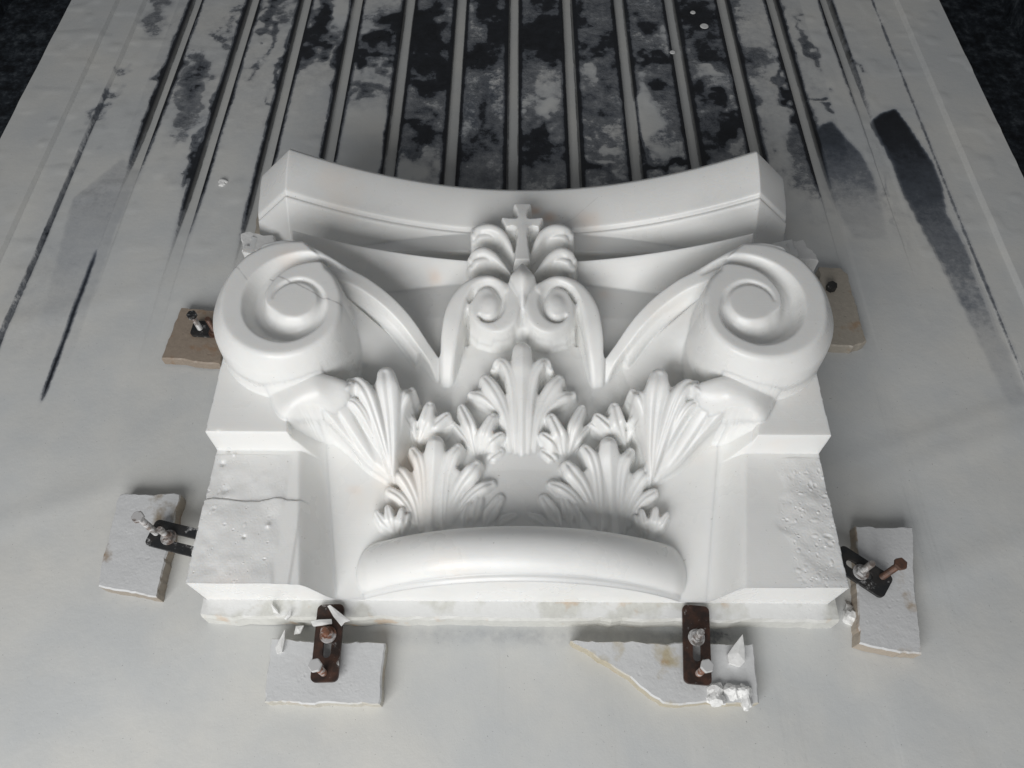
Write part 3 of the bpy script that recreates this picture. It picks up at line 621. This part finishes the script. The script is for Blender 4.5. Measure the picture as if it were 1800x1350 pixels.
# ================================================================ STONE OFFCUTS UNDER THE CLAMPS
TILE = stone_material('tan_tile', (.33, .27, .215), None, .70, 1.3, (.5, .48, .45))
TILE2 = stone_material('tan_tile_light', (.43, .39, .33), None, .66, 5.3, (.55, .54, .5))
OFF = [stone_material('offcut_stone_%d' % i, c, None, a, 7.7 * i + 2, (.60, .61, .62)) for i, (c, a) in enumerate((((.34, .28, .21), .41), ((.55, .52, .44), .31), ((.52, .46, .33), .40), ((.44, .36, .27), .37)))]
def plate(name, px, ztop, mat, jitter=.0012, thick=None, edge=.003):
    pts = np.array([at(u, v, ztop) for u, v in px]); out = []
    for a, b in zip(pts, np.roll(pts, -1, 0)):
        n = max(2, int(np.hypot(*(b - a)) / .006)); nrm_ = np.array([b[1] - a[1], a[0] - b[0]]) / np.hypot(*(b - a))
        w = 0
        for i in range(n):
            w = w * .7 + rng.randn() * jitter * .6; out.append(a + (b - a) * i / n + nrm_ * w * (0 if i == 0 else 1))
    P = np.array(out); c = P.mean(0); bm = bmesh.new(); rings = []
    z0 = 0 if thick is None else ztop - thick
    for s, z in ((0, z0), (.0, ztop - edge), (edge * .8, ztop)):
        d = P - c; L_ = np.hypot(d[:, 0], d[:, 1])[:, None]; Q = P - d / L_ * s
        rings.append([bm.verts.new((x, y, z)) for x, y in Q])
    n = len(P)
    for a, b in zip(rings[:-1], rings[1:]):
        for i in range(n): bm.faces.new((a[i], a[(i + 1) % n], b[(i + 1) % n], b[i]))
    bm.faces.new(rings[-1]); bm.faces.new(rings[0][::-1])
    return finish(name, bm, mat)
PL = [('stone_offcut', [(318, 540), (385, 545), (408, 548), (386, 640), (283, 630), (290, 610)], .020, TILE, 'tan stone tile under the small clamp left of the left volute'),
      ('stone_offcut', [(210, 869), (298, 866), (316, 868), (275, 1050), (230, 1042), (172, 1030), (175, 1000), (204, 880)], .030, OFF[0], 'chalky stone offcut under the long slotted clamp at the left side'),
      ('stone_offcut', [(476, 1122), (520, 1126), (677, 1130), (672, 1180), (667, 1238), (560, 1236), (464, 1234)], .030, OFF[1], 'squarish white offcut under the front clamp with shards'),
      ('stone_offcut', [(1003, 1126), (1180, 1130), (1325, 1132), (1335, 1236), (1240, 1234), (1165, 1236), (1100, 1186)], .030, OFF[2], 'pointed pale offcut with rust spot under the front right clamp'),
      ('stone_offcut', [(1504, 924), (1560, 926), (1604, 926), (1608, 1010), (1621, 1150), (1560, 1143), (1511, 1131), (1508, 1040)], .030, OFF[3], 'long chalky offcut under the rusty bolt at the right side'),
      ('stone_offcut', [(1440, 468), (1478, 470), (1490, 480), (1524, 600), (1500, 610), (1440, 606)], .025, TILE2, 'tan stone tile peeking from behind the right volute')]
for nm, px, z, mt, lab in PL:
    tag(plate(nm, px, z, mt), lab, 'stone offcut', 'stone offcuts packing the clamps')
# small blocks seen between abacus and volutes
tag(plate('stone_wedge', [(452, 372), (480, 368), (490, 410), (446, 412)], .035, TILE2), 'grey stone wedge behind the left end of the abacus', 'stone wedge', 'wedges behind the abacus')
tag(plate('stone_wedge', [(1350, 392), (1372, 370), (1380, 408), (1384, 430), (1346, 430)], .035, OFF[1]), 'pale stone wedge behind the right end of the abacus', 'stone wedge', 'wedges behind the abacus')

# ================================================================ CLAMPS
def steel_material(name, base, rust, cover, seed):
    m, nt, b = new_mat(name)
    g = N(nt, 'ShaderNodeNewGeometry'); mp = N(nt, 'ShaderNodeMapping'); mp.inputs['Location'].default_value = (seed, -seed, seed * .3); nt.links.new(g.outputs['Position'], mp.inputs['Vector'])
    n1_ = noise(nt, 60, 6, .7, mp.outputs[0]); n2_ = noise(nt, 150, 5, .7, mp.outputs[0]); n3_ = noise(nt, 35, 5, .65, mp.outputs[0])
    c = mixc(nt, ramp(nt, n1_, [(.4, 0.), (.65, 1.)]), base, rust)
    c = mixc(nt, ramp(nt, mth(nt, 'ADD', mth(nt, 'MULTIPLY', n2_, .4), mth(nt, 'MULTIPLY', n3_, .6)), [(cover, 0.), (cover + .08, .85)]), c, (.55, .55, .55))
    nt.links.new(c, b.inputs['Base Color']); b.inputs['Metallic'].default_value = .15; b.inputs['Roughness'].default_value = .5
    bump(nt, b, n2_, .35, .0005); return m
BAR_D = steel_material('oiled_brown_steel', (.028, .018, .015), (.075, .036, .024), .57, 1.0)
BAR_K = steel_material('black_steel', (.018, .020, .022), (.035, .032, .030), .56, 4.0)
RUST = steel_material('rusty_steel', (.075, .045, .034), (.13, .062, .038), .60, 2.0)
RUST2 = steel_material('dusty_rusty_steel', (.16, .10, .075), (.22, .09, .05), .50, 8.0)
BOLT = steel_material('chalky_bolt_steel', (.22, .21, .20), (.13, .08, .06), .46, 3.0)
CHALK = steel_material('slurry_covered_steel', (.50, .50, .50), (.42, .41, .40), .36, 6.0)
def prism(bm, cx, cy, z0, z1, r, n, rot=0, r1=None):
    r1 = r if r1 is None else r1
    a = [bm.verts.new((cx + r * math.cos(rot + 2 * math.pi * i / n), cy + r * math.sin(rot + 2 * math.pi * i / n), z0)) for i in range(n)]
    b = [bm.verts.new((cx + r1 * math.cos(rot + 2 * math.pi * i / n), cy + r1 * math.sin(rot + 2 * math.pi * i / n), z1)) for i in range(n)]
    for i in range(n): bm.faces.new((a[i], a[(i + 1) % n], b[(i + 1) % n], b[i]))
    bm.faces.new(a[::-1]); bm.faces.new(b)
def thread(bm, cx, cy, z0, z1, r, n=16, pitch=.0018):
    k = max(3, int((z1 - z0) / pitch)); rings = []
    for j in range(2 * k + 1):
        z = z0 + (z1 - z0) * j / (2 * k); q = r if j % 2 else r * .86
        rings.append([bm.verts.new((cx + q * math.cos(2 * math.pi * i / n), cy + q * math.sin(2 * math.pi * i / n), z)) for i in range(n)])
    for a, b in zip(rings[:-1], rings[1:]):
        for i in range(n): bm.faces.new((a[i], a[(i + 1) % n], b[(i + 1) % n], b[i]))
    bm.faces.new(rings[0][::-1]); bm.faces.new(rings[-1])
def slotted_bar(bm, A, B, w, z0, th, s0, s1, sw, rc=.008):
    """bar A->B (2-D), slot between distances s0..s1 along it"""
    A = np.array(A); B = np.array(B); L_ = np.hypot(*(B - A)); ux = (B - A) / L_; uy = np.array([-ux[1], ux[0]])
    outer = []; h = w / 2
    for cx, cy, a0 in ((L_ - rc, h - rc, 0), (rc, h - rc, 90), (rc, -h + rc, 180), (L_ - rc, -h + rc, 270)):
        for k in range(6):
            t = math.radians(a0 + 90 * k / 5); outer.append((cx + rc * math.cos(t), cy + rc * math.sin(t)))
    inner = []
    for cx, a0 in ((s1 - sw / 2, -90), (s0 + sw / 2, 90)):
        for k in range(7):
            t = math.radians(a0 + 180 * k / 6); inner.append((cx + sw / 2 * math.cos(t), sw / 2 * math.sin(t)))
    def ring(P, z, off=0):
        return [bm.verts.new((*(A + ux * p[0] + uy * p[1]), z)) for p in P]
    for z, flip in ((z0, True), (z0 + th, False)):
        o_ = ring(outer, z); i_ = ring(inner, z)
        ed = [bm.edges.new((o_[k], o_[(k + 1) % len(o_)])) for k in range(len(o_))] + [bm.edges.new((i_[k], i_[(k + 1) % len(i_)])) for k in range(len(i_))]
        bmesh.ops.triangle_fill(bm, use_beauty=True, edges=ed)
        if z == z0: O0, I0 = o_, i_
        else:
            for a, b in ((O0, o_), (I0, i_)):
                for k in range(len(a)): bm.faces.new((a[k], a[(k + 1) % len(a)], b[(k + 1) % len(b)], b[k]))
def clamp(lab, A, B, w, z, slot, bolt, stud, barm, boltm, studm, tip=None):
    """A,B: pixel ends of the bar; bolt / stud: (u, v of foot, height)"""
    a = at(*A, z); b = at(*B, z); L_ = math.hypot(b[0] - a[0], b[1] - a[1])
    root = empty('clamp', (a[0], a[1], z)); bpy.context.view_layer.update(); inv = Matrix.Translation((-a[0], -a[1], -z))
    tag(root, lab, 'clamp', 'slotted clamps holding the stone')
    def add(o, par=None):
        o.parent = par or root; o.matrix_parent_inverse = inv if par is None else Matrix.Identity(4); return o
    bm = bmesh.new(); slotted_bar(bm, a, b, w, z - .006, .006, slot[0] * L_, slot[1] * L_, .012)
    add(finish('clamp_bar', bm, barm, bevel=.0008))
    if stud:
        x, y = at(stud[0], stud[1], z)
        bm = bmesh.new(); prism(bm, x, y, z + .0003, z + .0025, .0125, 24); add(finish('washer', bm, studm, bevel=.0006))
        bm = bmesh.new(); prism(bm, x, y, z + .0028, z + .0105, .0095, 6, .3); add(finish('nut', bm, studm, bevel=.0010))
        bm = bmesh.new(); thread(bm, x, y, z + .006, z + stud[2] - .001, .0052); prism(bm, x, y, z + stud[2] - .001, z + stud[2] + .0005, .0046, 16); add(finish('threaded_stud', bm, studm))
    if bolt:
        x, y = at(bolt[0], bolt[1], z)
        bm = bmesh.new(); thread(bm, x, y, z + .0004, z + bolt[2], .0052); bt = finish('bolt', bm, boltm); add(bt)
        bm = bmesh.new(); prism(bm, x, y, z + bolt[2], z + bolt[2] + .007, .0098, 6, .2)
        hd = finish('bolt_head', bm, tip or boltm, bevel=.0012); hd.parent = bt
    return root
clamp('brown slotted clamp with white shards, on the offcut at front left', (582, 1062), (569, 1199), .040, .045, (.42, .70), (569, 1183, .052), (577, 1116, .032), BAR_D, RUST2, RUST2, CHALK)
clamp('brown slotted clamp without shards, at the front right offcut', (1223, 1064), (1227, 1203), .040, .045, (.42, .72), (1228, 1184, .052), (1224, 1121, .036), BAR_D, RUST2, BOLT, CHALK)
clamp('black fork-like clamp reaching under the stone at the left side', (264, 934), (360, 958), .044, .046, (.30, .97), (275, 937, .066), (297, 945, .038), BAR_K, BOLT, BOLT, BOLT)
clamp('black clamp with a brown rusty bolt at the right side', (1562, 1034), (1470, 974), .042, .046, (.30, .8), (1551, 1014, .060), (1513, 1006, .044), BAR_K, RUST, BOLT, RUST)
clamp('small grey clamp with two bolts on the tan tile beside the left volute', (337, 576), (400, 579), .034, .030, (.5, .9), (352, 578, .040), (379, 585, .045), BAR_K, BOLT, RUST, BAR_K)
# sliver of a nut on the right tile
bm = bmesh.new(); x, y = at(1464, 500, .04); prism(bm, x, y, .0255, .040, .010, 6, .3); tag(finish('hex_nut', bm, BAR_K, bevel=.001), 'dark nut half hidden behind the right volute on the tan tile', 'nut')

# ================================================================ SHARDS AND LUMPS
m, nt, b = new_mat('broken_marble'); b.inputs['Base Color'].default_value = (.80, .80, .79, 1); b.inputs['Roughness'].default_value = .4
nt.links.new(mixc(nt, noise(nt, 60, 4, .6), (.86, .86, .85), (.68, .68, .67)), b.inputs['Base Color']); bump(nt, b, noise(nt, 90, 5, .7), .6, .002); SH = m
def shard(px, z, th, lab, tilt=0., name='marble_shard'):
    P = [(*at(u, v, z), z) for u, v in px]; c = np.mean(P, axis=0); bm = bmesh.new(); r = np.random.RandomState(len(lab))
    top = [bm.verts.new((x, y, z + tilt * (y - c[1]) + r.randn() * .0004)) for x, y, _ in P]
    mid = bm.verts.new((c[0], c[1], z + th * .35))
    bot = [bm.verts.new((x * .93 + c[0] * .07, y * .93 + c[1] * .07, z - th + tilt * (y - c[1]))) for x, y, _ in P]; n = len(P)
    for i in range(n): bm.faces.new((top[i], top[(i + 1) % n], mid)); bm.faces.new((top[i], bot[i], bot[(i + 1) % n], top[(i + 1) % n]))
    bm.faces.new(bot)
    tag(finish(name, bm, SH, bevel=.0005), lab, 'shard', 'broken marble shards')
shard([(575, 1065), (580, 1063), (602, 1080), (616, 1091), (606, 1094), (600, 1101), (586, 1084)], .054, .004, 'long wedge-shaped white shard across the brown front left clamp')
shard([(546, 1092), (560, 1089), (583, 1088), (584, 1096), (566, 1099), (550, 1101)], .053, .004, 'short flat white shard beside the nut of the front left clamp')
shard([(484, 1138), (492, 1122), (501, 1105), (500, 1125), (496, 1146), (487, 1150)], .036, .006, 'glassy upright shard on the corner of the squarish offcut')
shard([(520, 1100), (534, 1099), (528, 1113), (516, 1116)], .022, .005, 'small pale shard below the slab edge left of the front left clamp')
shard([(476, 1060), (487, 1071), (490, 1079), (480, 1076)], .044, .005, 'tiny shard on the slab ledge nearer the left corner')
shard([(506, 1078), (512, 1070), (511, 1082), (503, 1089), (499, 1088)], .045, .006, 'small rounded shard on the slab ledge left of the clamp')
shard([(1305, 1115), (1309, 1140), (1310, 1163), (1302, 1172), (1282, 1166), (1279, 1150), (1290, 1134)], .042, .010, 'pointed white shard right of the front right clamp', .1)
for px_, z_, lab_ in (([(422, 410), (438, 406), (458, 411), (482, 413), (482, 440), (424, 440)], .165, 'rough broken lump of stone behind the top of the left volute'),
                      ([(1384, 424), (1412, 420), (1419, 433), (1430, 440), (1440, 458), (1390, 458)], .165, 'rough broken lump of stone behind the top of the right volute')):
    tag(plate('stone_remnant', px_, z_, SH, .002), lab_, 'stone lump', 'uncut stone left behind the volutes')
def lump(px, z, h, lab, r):
    x, y = at(px[0], px[1], z); bm = bmesh.new(); bmesh.ops.create_icosphere(bm, subdivisions=3, radius=1)
    q = np.random.RandomState(int(px[0])); ph = q.rand(6) * 6
    for v in bm.verts:
        c = v.co; k = 1 + .22 * math.sin(3 * c.x + ph[0]) + .2 * math.sin(4 * c.y + ph[1]) + .12 * math.sin(7 * c.x + 5 * c.z + ph[2])
        k *= 1 + .045 * q.randn(); v.co = (x + c.x * k * r[0], y + c.y * k * r[1], z + max(c.z * k, -.3) * h)
    tag(finish('slurry_lump', bm, SH), lab, 'slurry lump', 'lumps of wet slurry')
lump((1258, 1222), .030, .012, 'wet slurry lump at the lower edge of the pointed offcut', (.018, .012))
lump((1292, 1216), .030, .014, 'broken slurry lump near the offcut corner', (.014, .014))
lump((1312, 1225), .030, .011, 'slurry lump at the right corner of the pointed offcut', (.011, .014))
lump((1497, 1080), .004, .012, 'torn slurry lump between slab corner and right offcut', (.012, .018))
for (u_, v_, r_), lab_ in zip(((1182, 92, .007), (1238, 46, .011), (1218, 22, .007)), ('round pale splash of dried slurry on the dark bed nearest the abacus of the three', 'largest pale splash of dried slurry on the dark bed', 'small pale splash of dried slurry close to the top edge')):
    x, y = at(u_, v_, 0); bm = bmesh.new(); prism(bm, x, y, .0, .0012, r_, 20, .2, r_ * .85); tag(finish('slurry_splash', bm, SH), lab_, 'slurry splash', 'dried splashes on the dark bed')
lump((392, 322), .0, .006, 'little round slurry blob on the bed near the abacus', (.011, .008))
